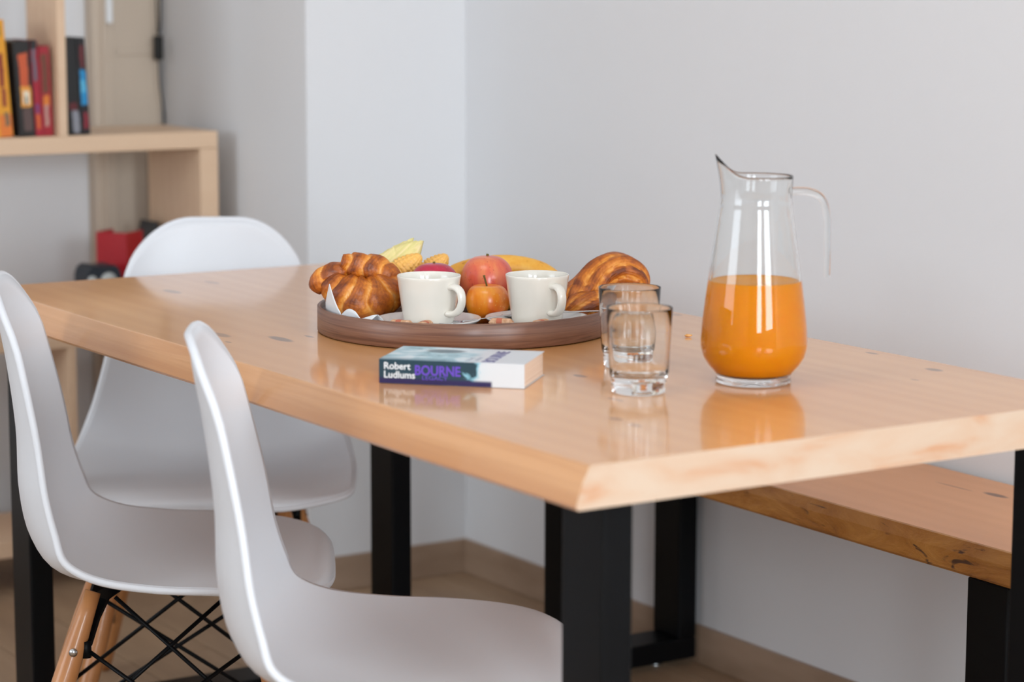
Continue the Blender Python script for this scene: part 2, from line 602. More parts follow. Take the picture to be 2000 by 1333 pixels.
# ------------------------------------------------------------------ chairs
CH = [(.2342, .4027, .2272, -.0295), (.2175, .416, .233, -.0255), (.1766, .422, .2414, -.0168), (.0864, .416, .2458, .0004),
      (-.0138, .404, .2448, .0187), (-.102, .401, .2375, .0363), (-.1657, .419, .2288, .0512), (-.2002, .466, .2158, .0598),
      (-.2138, .5322, .201, .0545), (-.2158, .6178, .1805, .0432), (-.2268, .7125, .1572, .034), (-.2400, .7875, .1372, .0287),
      (-.2440, .825, .1256, .0332)]


def chair_shell():
    ns = 240
    S = spline(CH, ns)
    L = [0.0]
    for a, b in zip(S[:-1], S[1:]): L.append(L[-1] + math.hypot(a[0] - b[0], a[1] - b[1]))
    tot = L[-1]
    N0 = []                                     # normals to the sitter's side, softened round the bend
    for i in range(ns):
        a, b = S[max(0, i - 1)], S[min(ns - 1, i + 1)]
        t = Vector((b[0] - a[0], b[1] - a[1])).normalized()
        N0.append(Vector((t.y, -t.x)))
    NS = []
    for l in L:
        v = Vector((0, 0))
        for n_, l2 in zip(N0, L): v += n_ * math.exp(-((l2 - l) / .07) ** 2)
        NS.append(v.normalized())

    def at(s):
        s = max(0.0, min(tot, s))
        lo, hi = 0, ns - 1
        while hi - lo > 1:
            mid = (lo + hi) // 2
            if L[mid] <= s: lo = mid
            else: hi = mid
        f = (s - L[lo]) / (L[hi] - L[lo])
        q = tuple(a + (b - a) * f for a, b in zip(S[lo], S[hi]))
        return q, NS[lo].lerp(NS[hi], f)

    def corner(u, u0, drop):
        a = abs(u)
        if a <= u0: return 0.0
        f = (a - u0) / (1 - u0)
        return drop * (1 - math.sqrt(max(0.0, 1 - f ** 2.2)))
    nu, nv = 32, 52
    V = []
    for j in range(nv + 1):
        v = j / nv
        for i in range(nu + 1):
            u = math.sin((i / nu * 2 - 1) * PI / 2 * .9) / math.sin(PI / 2 * .9)
            s0, s1 = corner(u, .40, .10), tot - corner(u, .30, .095)
            q, n = at(s0 + (s1 - s0) * v)
            e = q[3] * abs(u) ** 2.7
            V.append(Vector((q[0] + n.x * e, q[2] * u, q[1] + n.y * e)))
    Fc = [(j * (nu + 1) + i, j * (nu + 1) + i + 1, (j + 1) * (nu + 1) + i + 1, (j + 1) * (nu + 1) + i) for j in range(nv) for i in range(nu)]
    rim = [V[i] for i in range(nu + 1)] + [V[j * (nu + 1) + nu] for j in range(1, nv + 1)] + \
          [V[nv * (nu + 1) + i] for i in range(nu - 1, -1, -1)] + [V[j * (nu + 1)] for j in range(nv - 1, 0, -1)]
    return V, Fc, rim


def make_chair():
    t = thing('shell_chair', 'x', 'chair')
    V, Fc, rim = chair_shell()
    sh = mk('seat_shell', V, Fc, M['white_plastic'], t)
    so = sh.modifiers.new('solid', 'SOLIDIFY'); so.thickness = .006; so.offset = -1 if False else 1
    # rolled rim
    Vr, Fr = sweep(rim, .0055, 8, cap=False, closed=True)
    mk('edge_rim', Vr, Fr, M['white_plastic'], sh)
    tops = {}
    for sx, tx, fx in ((1, .115, .215), (-1, -.105, -.235)):
        for sy in (-1, 1):
            a, b = Vector((tx, sy * .125, .392)), Vector((fx, sy * .215, 0.004))
            rad = spline([(.0115,), (.0165,), (.0175,), (.0165,), (.0120,)], 12)
            path = [a.lerp(b, k / 11) for k in range(12)]
            lo = mk('leg', *sweep(path, [r[0] for r in rad], 16), M['leg_wood'], t)
            # black steel bracket let into the leg's top
            d = (b - a).normalized()
            inward = Vector((-sx * .6, -sy * .8, 0)).normalized()
            side = d.cross(inward).normalized()
            c0 = a + d * .035
            bm = bmesh.new()
            ring = []
            for (al, iw, hw) in ((-.030, .050, .012), (-.022, .020, .014), (.005, .012, .0145), (.045, .013, .0145)):
                for s in (-1, 1):
                    for o_ in (0, .006):
                        ring.append(bm.verts.new(c0 + d * al + inward * (iw + o_) + side * (hw * s)))
            for k in range(3):
                q = ring[k * 4:k * 4 + 8]
                for ix in ((0, 4, 6, 2), (1, 3, 7, 5), (0, 1, 5, 4), (2, 6, 7, 3)): bm.faces.new([q[w] for w in ix])
            bm.faces.new([ring[w] for w in (0, 2, 3, 1)]); bm.faces.new([ring[w] for w in (12, 13, 15, 14)])
            bmesh.ops.recalc_face_normals(bm, faces=bm.faces)
            from_bm('bracket', bm, M['black'], lo)
            # screw head on the outer side
            sc0 = a + d * .085 + Vector((0, sy, 0)) * .0155
            mk('screw', *sweep([sc0, sc0 + Vector((0, sy, 0)) * .004], .006, 14), M['steel'], lo)
            # rubber-tipped mount for the struts
            m0 = a + d * .085 - Vector((sx, 0, 0)) * .016
            mk('strut_mount', *sweep([m0 + Vector((0, 0, .012)), m0 - Vector((0, 0, .012))], .008, 10), M['black'], lo)
            tops[sx, sy] = (a + Vector((-sx * .03, -sy * .012, -.012)), m0, a.lerp(b, .60), a.lerp(b, .78))
    r = .0032
    for sy in (-1, 1):
        for sx in (-1, 1):
            mk('strut', *sweep([tops[sx, sy][0], tops[-sx, sy][2]], r, 8), M['black'], t)
            mk('strut', *sweep([tops[sx, sy][1], tops[-sx, sy][3]], r, 8), M['black'], t)
    bm = bmesh.new()
    bm_box(bm, -.085, .095, -.09, -.06, .384, .396); bm_box(bm, -.085, .095, .06, .09, .384, .396); bm_box(bm, -.02, .02, -.0602, .0602, .384, .394)
    from_bm('seat_mount', bm, M['black'], t)
    return t


def copy_tree(o, parent=None):
    c = o.copy()
    C.objects.link(c)
    c.parent = parent
    for ch in o.children: copy_tree(ch, c)
    return c


chair = make_chair()
CHAIRS = [((1.459, 2.550, 0), -.534, 'white moulded shell chair whose seat reaches behind a table leg'),
          ((1.452, 3.188, 0), -.477, 'white moulded shell chair with wooden legs and black wire struts showing'),
          ((1.759, 3.698, 0), -2.085, 'white moulded shell chair at the table end before the bookshelf')]
kids = [chair] + [copy_tree(chair) for _ in CHAIRS[1:]]
for o, (loc, rz, lab) in zip(kids, CHAIRS):
    o.location, o.rotation_euler = loc, (0, 0, rz)
    tag(o, lab, 'chair', 'white shell chairs round the table')


# ------------------------------------------------------------------ things on the table
def place(o, lat, d, z, rz=0.0):
    """put a thing on the table; rz = 0 turns its local X to the camera's right"""
    o.location = W(lat, d, z)
    o.rotation_euler = (0, 0, -YAW + rz)
    return o


TRAY_LAT, TRAY_D, TRAY_R = -.068, 3.463, .213
ZT = TTOP + .0005
tray = place(thing('serving_tray', 'round walnut veneer tray holding the breakfast', 'tray'), TRAY_LAT, TRAY_D, ZT)
rimp = [(TRAY_R - .0065, .0062), (TRAY_R - .0015, .0004), (TRAY_R, .002), (TRAY_R, .0355), (TRAY_R - .001, .0365), (TRAY_R - .004, .0365), (TRAY_R - .005, .0355), (TRAY_R - .005, .0062)]


def _tray_veneer():
    m = Mat('walnut_veneer_rim', rgb('#8d6450'), 0.42, Coat_Weight=.2, Coat_Roughness=.2)
    f = m.noise(m.coords((1.5, 1.5, 60)), 2.2, 5, .6, .9)
    g = m.noise(m.coords((9, 9, 260)), 2, 2)
    c = m.ramp(f, [(0.30, rgb('#41261b')), (0.44, rgb('#744c39')), (0.56, rgb('#8a614b')), (.68, rgb('#5a3829')), (.8, rgb('#7d5441'))])
    m.col(m.mix(m.math('MULTIPLY', g, .35), c, rgb('#5a3727')))
    return m.m


M['veneer'] = _tray_veneer()
mk('rim', *lathe(rimp, 96, True), M['veneer'], tray)
mk('tray_floor', *lathe([(0, .002), (TRAY_R - .006, .002), (TRAY_R - .006, .006), (0, .006)], 96), M['walnut_in'], tray, False)
ZTR = ZT + .0066           # top of the tray floor


# cups and saucers
def cup_profile():
    out = [(0, .0), (.026, 0), (.030, .001), (.0335, .004), (.036, .012), (.0395, .034), (.0425, .056), (.0445, .070), (.0452, .0735)]
    inn = [(.0446, .0750), (.0434, .0752), (.0424, .0738), (.0412, .066), (.0385, .044), (.0355, .020), (.031, .009), (.022, .0065), (0, .006)]
    return out + inn


def make_cup(label):
    t = thing('coffee_cup', label, 'cup', group='cream cups on the tray')
    mk('cup_body', *lathe(cup_profile(), 56), M['ceramic'], t)
    p = spline([(.039, 0, .060), (.050, 0, .0615), (.0595, 0, .0560), (.0625, 0, .044), (.0585, 0, .0315), (.049, 0, .0245), (.037, 0, .0235)], 26)
    rad = [(.0048, .0068 + .0018 * (abs(i / 25 - .5) * 2) ** 2) for i in range(26)]
    mk('handle', *sweep(p, rad, 14, Vector((0, 0, 1))), M['ceramic'], t)
    return t


def make_saucer(label):
    t = thing('saucer', label, 'saucer')
    pr = [(0, .001), (.030, .001), (.032, 0), (.034, 0), (.036, .002), (.040, .0045), (.060, .0105), (.0715, .0180), (.0735, .0200), (.0732, .0215), (.071, .0212), (.058, .0140), (.040, .0085), (.0375, .0070), (0, .0068)]
    o = mk('plate', *lathe(pr, 64), M['saucer'], t)
    return t


CUPS = [(-.117, 3.376, R(-41), 'cream coffee cup beside the knotted croissant'), (.0355, 3.390, R(-57), 'cream coffee cup between the orange apple and the curled croissant')]
SAUC = ['white saucer under the cup beside the knotted croissant', 'white saucer under the cup beside the curled croissant']
for (lat, d, rz, lab), sl in zip(CUPS, SAUC):
    place(make_saucer(sl), lat, d, ZTR + .0002)['group'] = 'saucers on the tray'
    place(make_cup(lab), lat, d, ZTR + .0072, rz)


# tea spoons
def make_spoon(label):
    t = thing('teaspoon', label, 'spoon', group='teaspoons on the saucers')
    p = [Vector((x, 0, z)) for x, z in spline([(0, .0012), (.02, .0022), (.05, .0045), (.09, .0068), (.105, .0072)], 18)]
    mk('handle', *sweep(p, [(.0010, .0020 + .0022 * (i / 17) ** 2) for i in range(18)], 10), M['steel'], t)
    V, Fc = [], []
    n, m = 16, 6
    for j in range(m + 1):
        for k in range(n):
            a, r = 2 * PI * k / n, max(j / m, .01)
            V.append((-.017 + .019 * r * math.cos(a), .0115 * r * math.sin(a), -.0032 + .0042 * r * r))
    for j in range(m):
        for k in range(n): Fc.append((j * n + k, j * n + (k + 1) % n, (j + 1) * n + (k + 1) % n, (j + 1) * n + k))
    b = mk('bowl', V, Fc, M['steel'], t)
    so = b.modifiers.new('solid', 'SOLIDIFY'); so.thickness = .0009; so.offset = 1
    return t


sp = place(make_spoon('teaspoon whose handle points to the curled croissant'), .020, 3.432, ZTR + .0175, R(-3))
sp = place(make_spoon('teaspoon lying on the saucer of the cup by the knotted croissant'), -.070, 3.360, ZTR + .0175, R(25))


# sugar sticks in brown paper
def _kraft():
    m = Mat('kraft_paper', rgb('#d8a780'), 0.7)
    f = m.noise(m.coords(), 160, 3)
    m.col(m.ramp(f, [(0.35, rgb('#c8926a')), (0.6, rgb('#e0b490'))]))
    return m.m


M['kraft'] = _kraft()
M['red_print'] = Mat('red_print', rgb('#c4694c'), .6).m


def make_sugar(label, L=.034, w=.0125, h=.0115):
    t = thing('sugar_stick', label, 'sugar', group='wrapped sugars on the saucers')
    n = 14
    V, Fc = [], []
    prof = []
    for i in range(n + 1):
        s = i / n
        e = min(1, min(s, 1 - s) / .16)
        prof.append((L * (s - .5), w / 2, h / 2 * (.12 + .88 * math.sin(e * PI / 2))))
    for x, ww, hh in prof:
        for k in range(12):
            a = 2 * PI * k / 12
            ca, sa = math.cos(a), math.sin(a)
            V.append((x, ww * math.copysign(abs(ca) ** .6, ca), h / 2 + hh * math.copysign(abs(sa) ** .6, sa)))
    for i in range(n):
        for k in range(12): Fc.append((i * 12 + k, i * 12 + (k + 1) % 12, (i + 1) * 12 + (k + 1) % 12, (i + 1) * 12 + k))
    Fc.append(tuple(range(11, -1, -1))); Fc.append(tuple(range(n * 12, n * 12 + 12)))
    mk('wrapper', V, Fc, M['kraft'], t)
    # band of red print round the middle
    V2, F2 = [], []
    for x in (-.006, .002):
        for k in range(12):
            a = 2 * PI * k / 12
            ca, sa = math.cos(a), math.sin(a)
            V2.append((x, (w / 2 + .0002) * math.copysign(abs(ca) ** .6, ca), h / 2 + (h / 2 + .0002) * math.copysign(abs(sa) ** .6, sa)))
    for k in range(12): F2.append((k, (k + 1) % 12, 12 + (k + 1) % 12, 12 + k))
    mk('print_band', V2, F2, M['red_print'], t)
    return t


SUG = [(-.154, 3.318, R(-22), .0150, 'tan wrapped sugar lying between the raised napkin and a cup'), (-.121, 3.318, R(70), .0135, 'tan wrapped sugar in front of the cup beside the knotted croissant'),
       (-.015, 3.335, R(-12), .0150, 'tan wrapped sugar at the saucer edge near the orange apple'), (.040, 3.333, R(55), .0135, 'tan wrapped sugar below the handle of the cup by the curled croissant')]
for lat, d, rz, z, lab in SUG:
    place(make_sugar(lab), lat, d, ZTR + z, rz)


# ---- croissants
def _crust():
    m = Mat('croissant_crust', rgb('#b5601c'), 0.5, Coat_Weight=.12, Coat_Roughness=.25)
    s = m.attr('seam')
    n1 = m.noise(m.coords((1, 1, 1)), 42, 5, .6, .5)
    n2 = m.noise(m.coords((1, 1, 1)), 130, 3, .6)
    f = m.math('ADD', m.math('MULTIPLY', n1, .72), m.math('MULTIPLY', s, .36))
    ly = m.math('SINE', m.math('ADD', m.math('MULTIPLY', m.attr('lay'), 31.4), m.math('MULTIPLY', n1, 9.0)))
    f = m.math('ADD', f, m.math('MULTIPLY', ly, .020))
    f = m.math('ADD', f, m.math('MULTIPLY', n2, .12))
    m.col(m.ramp(f, [(0.30, rgb('#f6c88e')), (0.43, rgb('#ec9f45')), (0.57, rgb('#d67d20')), (.70, rgb('#b05a10')), (.84, rgb('#74330c'))]))
    m.bump(m.math('ADD', m.math('ADD', n1, m.math('MULTIPLY', n2, .6)), m.math('MULTIPLY', ly, .07)), .55, .004)
    return m.m


M['crust'] = _crust()


def pastry(name, parent, ctrl, nseg, n=40, m=150, upv=Vector((0, 0, 1)), depth=.20, twist=.35, squash=1.0, along=0):
    """rolled pastry: ctrl (x, y, z, r); each wrap of dough steps down at a seam"""
    S = spline(ctrl, m)
    path = [Vector(p[:3]) for p in S]
    fr = frames(path, upv)
    V, sv, lv = [], [], []
    rn = random.Random(len(ctrl) * 7 + nseg)
    jit = [rn.uniform(-.16, .16) for _ in range(nseg + along + 4)]
    for i, p in enumerate(path):
        t, u, v = fr[i]
        s = i / (m - 1)
        for k in range(n):
            a = 2 * PI * k / n
            q = s * nseg + along * k / n + twist * math.sin(a) + .12 * math.sin(3 * a + s * 9) * (0 if along else 1)
            c = int(math.floor(q)) % max(1, (along or nseg + 3))
            f = q - math.floor(q)
            # hump: steep at the seam, rounded shoulder, gentle fall
            hump = (math.sin(PI * min(1, f / .92) ** .55)) ** .6 if f < .92 else 0.0
            r = S[i][3] * (1 - depth + depth * hump + jit[c] * .25)
            wob = 1 + .03 * math.sin(5 * a + 13 * s) + .02 * math.sin(9 * a - 21 * s)
            V.append(p + u * math.cos(a) * r * wob * squash + v * math.sin(a) * r * wob)
            sv.append(max(0, min(1, hump * (1.0 + jit[c]))))
            lv.append(q)
    Fc = [(i * n + k, i * n + (k + 1) % n, (i + 1) * n + (k + 1) % n, (i + 1) * n + k) for i in range(m - 1) for k in range(n)]
    Fc.append(tuple(range(n - 1, -1, -1))); Fc.append(tuple(range((m - 1) * n, m * n)))
    o = mk(name, V, Fc, M['crust'], parent)
    attr(o, 'seam', sv)
    attr(o, 'lay', lv)
    return o


# the knotted one: a ring of dough folded over itself, facing the camera and leaning back
cr = place(thing('croissant', 'knotted golden croissant resting on a white napkin', 'croissant', group='croissants on the tray'), -.222, 3.478, ZTR + .001)
pastry('dough_roll', cr, [(-.044, .010, .068, .010), (-.040, .002, .058, .020), (-.026, -.010, .045, .028), (-.006, -.018, .0365, .0335), (.016, -.018, .0355, .0345),
                          (.034, -.006, .042, .031), (.042, .012, .056, .024), (.036, .026, .070, .014)], 7, upv=Vector((0, 0, 1)), depth=.17, twist=.10)
pastry('top_fold', cr, [(-.026, .004, .087, .012), (-.012, .004, .083, .018), (.010, .006, .079, .022), (.032, .008, .069, .024), (.047, .006, .050, .020), (.050, .004, .036, .012)], 5, m=90, depth=.16, twist=.10)
pastry('ear_fold', cr, [(-.064, .002, .046, .010), (-.056, .0, .057, .0175), (-.042, .002, .068, .018), (-.022, .006, .074, .014), (-.008, .008, .077, .008)], 2, m=60, depth=.14, twist=.2)

# the curled one: an arch leaning on the far rim
cr = place(thing('croissant', 'curled arching croissant with dark layered crust', 'croissant', group='croissants on the tray'), .105, 3.545, ZTR)
pastry('dough_roll', cr, [(-.022, -.030, .017, .015), (-.012, -.022, .026, .025), (.002, -.008, .036, .029), (.024, .010, .058, .0265), (.050, .024, .066, .027),
                          (.075, .032, .055, .025), (.082, .036, .036, .018), (.076, .040, .022, .009)], 2, upv=Vector((0, 1, 0)), depth=.20, twist=.05, along=8)
pastry('foot_fold', cr, [(-.026, -.048, .014, .010), (-.008, -.046, .021, .0195), (.014, -.036, .023, .0215), (.036, -.020, .022, .018), (.050, -.008, .020, .010)], 2, m=60, depth=.18, twist=.05, along=6)

# ---- napkins
M['paper'] = Mat('white_paper_napkin', (0.80, 0.80, 0.81, 1), 0.85).m


def napkin(label, size, rz, lat, d, fn, n=26, grp='paper napkins on the tray'):
    V, Fc = [], []
    for j in range(n + 1):
        for i in range(n + 1):
            x, y = (i / n - .5) * size[0], (j / n - .5) * size[1]
            V.append(fn(x, y))
    for j in range(n):
        for i in range(n): Fc.append((j * (n + 1) + i, j * (n + 1) + i + 1, (j + 1) * (n + 1) + i + 1, (j + 1) * (n + 1) + i))
    o = mk('paper_napkin', V, Fc, M['paper'])
    so = o.modifiers.new('solid', 'SOLIDIFY'); so.thickness = .0009; so.offset = 1
    place(o, lat, d, ZTR + .0006, rz)
    return tag(o, label, 'napkin', grp)


NL, ND, NR = -.232, 3.400, R(-22)        # where the napkin lies and how it is turned


def nap_left(x, y):
    # the near left corner folds up along the inside of the rim; the near right corner is crumpled
    X = NL + x * math.cos(NR) - y * math.sin(NR) - TRAY_LAT
    Y = ND + x * math.sin(NR) + y * math.cos(NR) - TRAY_D
    rho = math.hypot(X, Y)
    z = .0008 + .0008 * math.sin(60 * x + 20 * y)
    f = max(0.0, x - y - .055)
    z += min(.026, .60 * f) + (.006 * math.sin(90 * x) * math.sin(70 * y) if f > 0 else 0)
    if rho > .197:
        e = rho - .197
        k = (.197 + min(e, .036) * .17 + max(0.0, e - .036) * .05) / rho
        z += min(e, .036) * .98 + max(0.0, e - .036) * .98
        dx, dy = X * k - X, Y * k - Y
        x, y = x + dx * math.cos(NR) + dy * math.sin(NR), y - dx * math.sin(NR) + dy * math.cos(NR)
    return (x, y, z)


napkin('white paper napkin with raised corners under the knotted croissant', (.125, .125), NR, NL, ND, nap_left, 40)


def nap_right(x, y):
    return (x, y, .0010 + .006 * max(0, -y / .05) ** 2 + .003 * math.sin(45 * x) ** 2 + max(0, (x - .03)) * .35)


napkin('white paper napkin lying flat under the curled croissant', (.085, .10), R(10), .108, 3.475, nap_right)


# ---- fruit
def _apple(name, cols, spec=90, rough=.28):
    m = Mat(name, cols[0], rough, Coat_Weight=.25, Coat_Roughness=.15)
    g = m.coords()
    f = m.noise(m.coords((1, 1, .35)), 24, 5, .6, .6)
    big = m.noise(g, 13, 2)
    x = m.math('ADD', m.math('MULTIPLY', f, .55), m.math('MULTIPLY', big, .5))
    c = m.ramp(x, [(0.36, cols[0]), (0.50, cols[1]), (0.66, cols[2])])
    sp_ = m.n('TexVoronoi'); m.l(g, sp_.inputs['Vector']); sp_.inputs['Scale'].default_value = 170
    dots = m.mapr(sp_.outputs['Distance'], .10, .22, .55, 0.0)
    m.col(m.mix(dots, c, cols[3]))
    return m.m


M['apple_orange'] = _apple('orange_apple_skin', [rgb('#ffb042'), rgb('#f98f22'), rgb('#e0561a'), rgb('#fcc268')])
M['fruit_red'] = _apple('red_fruit_skin', [rgb('#f0955a'), rgb('#e4664a'), rgb('#c8404a'), rgb('#b8432f')])
M['plum'] = _apple('crimson_skin', [rgb('#c8324a'), rgb('#b5203f'), rgb('#7d1030'), rgb('#cf5060')])
M['stem'] = Mat('fruit_stem', rgb('#6b5a24'), .7).m


def apple_body(rx, hz, dim=.16, base=.10, n=44, m=26, lob=.02):
    """an apple: dimpled on top and below, a little lobed"""
    V, Fc = [], []
    for j in range(m + 1):
        th = PI * j / m
        for k in range(n):
            a = 2 * PI * k / n
            r = abs(math.sin(th)) ** .85 * (1 + lob * math.cos(5 * a) * math.sin(th)) * (1 + .10 * math.cos(th))
            z = math.cos(th)
            z -= dim * math.exp(-(math.sin(th) / .42) ** 2) * (1 if z > 0 else 0)
            z += base * math.exp(-(math.sin(th) / .35) ** 2) * (1 if z < 0 else 0)
            V.append((rx * r * math.cos(a), rx * r * math.sin(a), hz * z))
    for j in range(m):
        for k in range(n): Fc.append((j * n + k, (j + 1) * n + k, (j + 1) * n + (k + 1) % n, j * n + (k + 1) % n))
    zmin = min(v[2] for v in V)
    return [(x, y, z - zmin) for x, y, z in V], Fc


ap = place(thing('apple', 'small orange apple with a thin stem between the cups', 'apple'), -.036, 3.463, ZTR + .0002)
mk('apple_skin', *apple_body(.0315, .0325, .20), M['apple_orange'], ap)
mk('stem', *sweep([(0, 0, .048), (-.001, 0, .058), (-.004, 0, .068), (-.0045, 0, .071)], [.0016, .0013, .0014, .0019], 8), M['stem'], ap)

rf = place(thing('red_fruit', 'large rounded red fruit behind the orange apple', 'fruit'), -.037, 3.535, ZTR + .0002)
mk('fruit_skin', *apple_body(.0395, .0475, .05, .03, lob=.008), M['fruit_red'], rf)
mk('stem', *sweep([(0, 0, .088), (.001, .002, .0935)], [.0018, .0022], 8), M['stem'], rf)

pl = place(thing('plum', 'dark crimson plum just behind a cup rim', 'plum'), -.113, 3.478, ZTR + .0002)
V, Fc = apple_body(.0335, .0450, .05, .02, lob=.0)
mk('plum_skin', [(x * 1.12, y * .95, z) for x, y, z in V], Fc, M['plum'], pl)
mk('stem', *sweep([(0, 0, .0860), (0, .001, .0885)], [.0016, .002], 8), M['stem'], pl)


def _banana():
    m = Mat('banana_peel', rgb('#eeb23c'), .45)
    f = m.noise(m.coords((1, 1, 1)), 60, 4, .6)
    t = m.attr('tip')
    c = m.ramp(f, [(0.30, rgb('#b9772a')), (0.40, rgb('#f2ac3e')), (0.65, rgb('#f8bd52'))])
    m.col(m.mix(t, c, rgb('#3d2c16')))
    return m.m


M['banana'] = _banana()
bnn = place(thing('banana', 'ripe yellow banana behind the large red fruit', 'banana'), -.014, 3.612, ZTR - .0065)
S = spline([(-.098, -.010, .053, .006), (-.088, -.008, .055, .0085), (-.070, -.004, .060, .0165), (-.030, .0, .068, .0195), (.015, .002, .0695, .0195), (.055, .0, .062, .0180),
            (.082, -.004, .050, .0125), (.094, -.006, .043, .006), (.100, -.007, .040, .0045)], 60)
V, Fc = sweep([p[:3] for p in S], [p[3] for p in S], 20, shape=lambda i, k, a: 1 + .05 * math.cos(5 * a))
o = mk('peel', V, Fc, M['banana'], bnn)
attr(o, 'tip', [1.0 if (i // 20) < 4 or (i // 20) > 56 else 0.0 for i in range(len(V))])
# a second finger below carries the first
S = spline([(-.080, .004, .022, .006), (-.066, .004, .020, .014), (-.030, .004, .0195, .0190), (.015, .004, .0195, .0190), (.048, .004, .020, .0165), (.068, .003, .020, .010), (.076, .002, .021, .005)], 50)
V, Fc = sweep([p[:3] for p in S], [p[3] for p in S], 20, shape=lambda i, k, a: 1 + .05 * math.cos(5 * a))
b2 = place(thing('banana', 'lower banana of the pair, tucked behind the fruit', 'banana'), -.012, 3.612, ZTR + .0002)
o = mk('peel', V, Fc, M['banana'], b2)
attr(o, 'tip', [1.0 if (i // 20) < 3 or (i // 20) > 46 else 0.0 for i in range(len(V))])


# ---- maize cobs in their husks
def _husk():
    m = Mat('corn_husk', rgb('#d9cf86'), .6, Subsurface_Weight=.15, Subsurface_Radius=(.01, .01, .004))
    f = m.noise(m.coords((220, 220, 12)), 1, 3)
    m.col(m.ramp(f, [(0.3, rgb('#d6cb80')), (.55, rgb('#e8d796')), (.75, rgb('#f2dcae'))]))
    m.bump(f, .25, .002)
    return m.m


M['husk'] = _husk()
M['kernel'] = Mat('corn_kernel', rgb('#f8bd62'), .35, Subsurface_Weight=.2, Subsurface_Radius=(.01, .006, .002)).m


def make_corn(label, rows=14, rings=17, L=.100, R0=.0185, leaves=()):
    t = thing('corn_cob', label, 'corn', group='corn cobs on the tray')
    # kernels are bumps of one cob surface
    n, m = rows * 5, rings * 5
    V, Fc = [], []
    for i in range(m + 1):
        s = i / m
        env = min(1.0, (1 - s) / .30) ** .55 if s > .7 else 1.0
        for k in range(n):
            a = 2 * PI * k / n
            bump = abs(math.sin(PI * s * rings)) ** .6 * abs(math.sin(rows * a / 2)) ** .6
            r = R0 * env * (.90 + .13 * bump) + .0005
            V.append((r * math.cos(a), r * math.sin(a), L * s))
    for i in range(m):
        for k in range(n): Fc.append((i * n + k, i * n + (k + 1) % n, (i + 1) * n + (k + 1) % n, (i + 1) * n + k))
    Fc.append(tuple(range(n - 1, -1, -1))); Fc.append(tuple(range(m * n, m * n + n)))
    cob = mk('cob', V, Fc, M['kernel'], t)
    for (ang, ln, wd, flare, torn) in leaves:
        V, Fc = [], []
        nu, nv = 10, 18
        for j in range(nv + 1):
            s = j / nv
            for i in range(nu + 1):
                u = i / nu * 2 - 1
                wmax = wd * (.55 + .9 * math.sin(PI * min(s * .75 + .12, 1)))
                tip = 1.0 if s < .8 else 1 - (s - .8) / .2 * .55
                a = ang + u * wmax * tip
                r = R0 * (1.10 + .02 * math.sin(7 * u)) + flare * s ** 2 * (1 + .25 * u * u)
                z = -.004 + ln * s * (1 - .10 * abs(u)) + (torn * math.sin(9 * u + ang * 3) * max(0, s - .8) / .2)
                V.append((r * math.cos(a), r * math.sin(a), z))
        for j in range(nv):
            for i in range(nu): Fc.append((j * (nu + 1) + i, j * (nu + 1) + i + 1, (j + 1) * (nu + 1) + i + 1, (j + 1) * (nu + 1) + i))
        lf = mk('husk_leaf', V, Fc, M['husk'], t)
        so = lf.modifiers.new('solid', 'SOLIDIFY'); so.thickness = .0007; so.offset = 1
    return t


def lay(o, lat, d, z, tilt, turn):
    """lean an upright thing: tilt from vertical towards direction turn (0 = camera's right)"""
    o.location = W(lat, d, z)
    ax = (LATV * math.cos(turn) + FWDV * math.sin(turn))
    o.rotation_mode = 'QUATERNION'
    o.rotation_quaternion = Vector((0, 0, 1)).rotation_difference((ax * math.sin(tilt) + Vector((0, 0, 1)) * math.cos(tilt)).normalized())


cn = make_corn('corn cob with pale green-yellow husk leaves standing up behind a croissant', R0=.0205, L=.105, leaves=[(R(185), .060, .9, .006, .003), (R(110), .060, .9, .006, .003)])
lay(cn, -.212, 3.540, ZTR + .021, R(48), R(5))


def at_d(px, py, d):
    """the point seen at a pixel of the 2000 x 1333 photograph, d metres ahead of the camera"""
    r = fw + rt * ((px - 1000) / 4722.2) - up * ((py - 666.5) / 4722.2)
    return Vector((0, 0, EYE)) + r * (d / r.dot(FWDV))


cn_mat = Matrix.Translation(cn.location) @ cn.rotation_quaternion.to_matrix().to_4x4()


def open_leaf(bottom, top, d, bulge, back, n=14):
    """a broad opened husk leaf between two curves, cupped and leaning back"""
    B, T_ = spline(bottom, n + 1), spline(top, n + 1)
    V, Fc = [], []
    for j in range(n + 1):
        v = j / n
        for i in range(n + 1):
            u = i / n * 2 - 1
            px, py = (B[i][k] * (1 - v) + T_[i][k] * v for k in (0, 1))
            py += 1.6 * math.sin(i * 2.4) * max(0, v - .9) * 10 * .6
            V.append(cn_mat.inverted() @ at_d(px, py, d + back * v - bulge * (1 - u * u) * math.sin(PI * (.15 + .7 * v)) + .0006 * math.sin(14 * u)))
    for j in range(n):
        for i in range(n): Fc.append((j * (n + 1) + i, j * (n + 1) + i + 1, (j + 1) * (n + 1) + i + 1, (j + 1) * (n + 1) + i))
    lf = mk('husk_leaf', V, Fc, M['husk'], cn)
    so = lf.modifiers.new('solid', 'SOLIDIFY'); so.thickness = .0007; so.offset = 1


open_leaf([(748, 572), (768, 576), (790, 572)], [(734, 502), (770, 481), (808, 464)], 3.553, .010, .018)
open_leaf([(765, 568), (785, 570), (806, 562)], [(765, 486), (797, 473), (827, 470)], 3.557, .012, .010)
cn = make_corn('smaller corn cob showing its kernels between husk leaves and banana', L=.092, R0=.0190, leaves=[(R(60), .07, .8, .003, .003), (R(150), .060, .7, .004, .003)])
lay(cn, -.160, 3.585, ZTR + .020, R(44), R(8))

# ------------------------------------------------------------------ book on the table
BKL, BKW, BKH = .187, .110, .0305


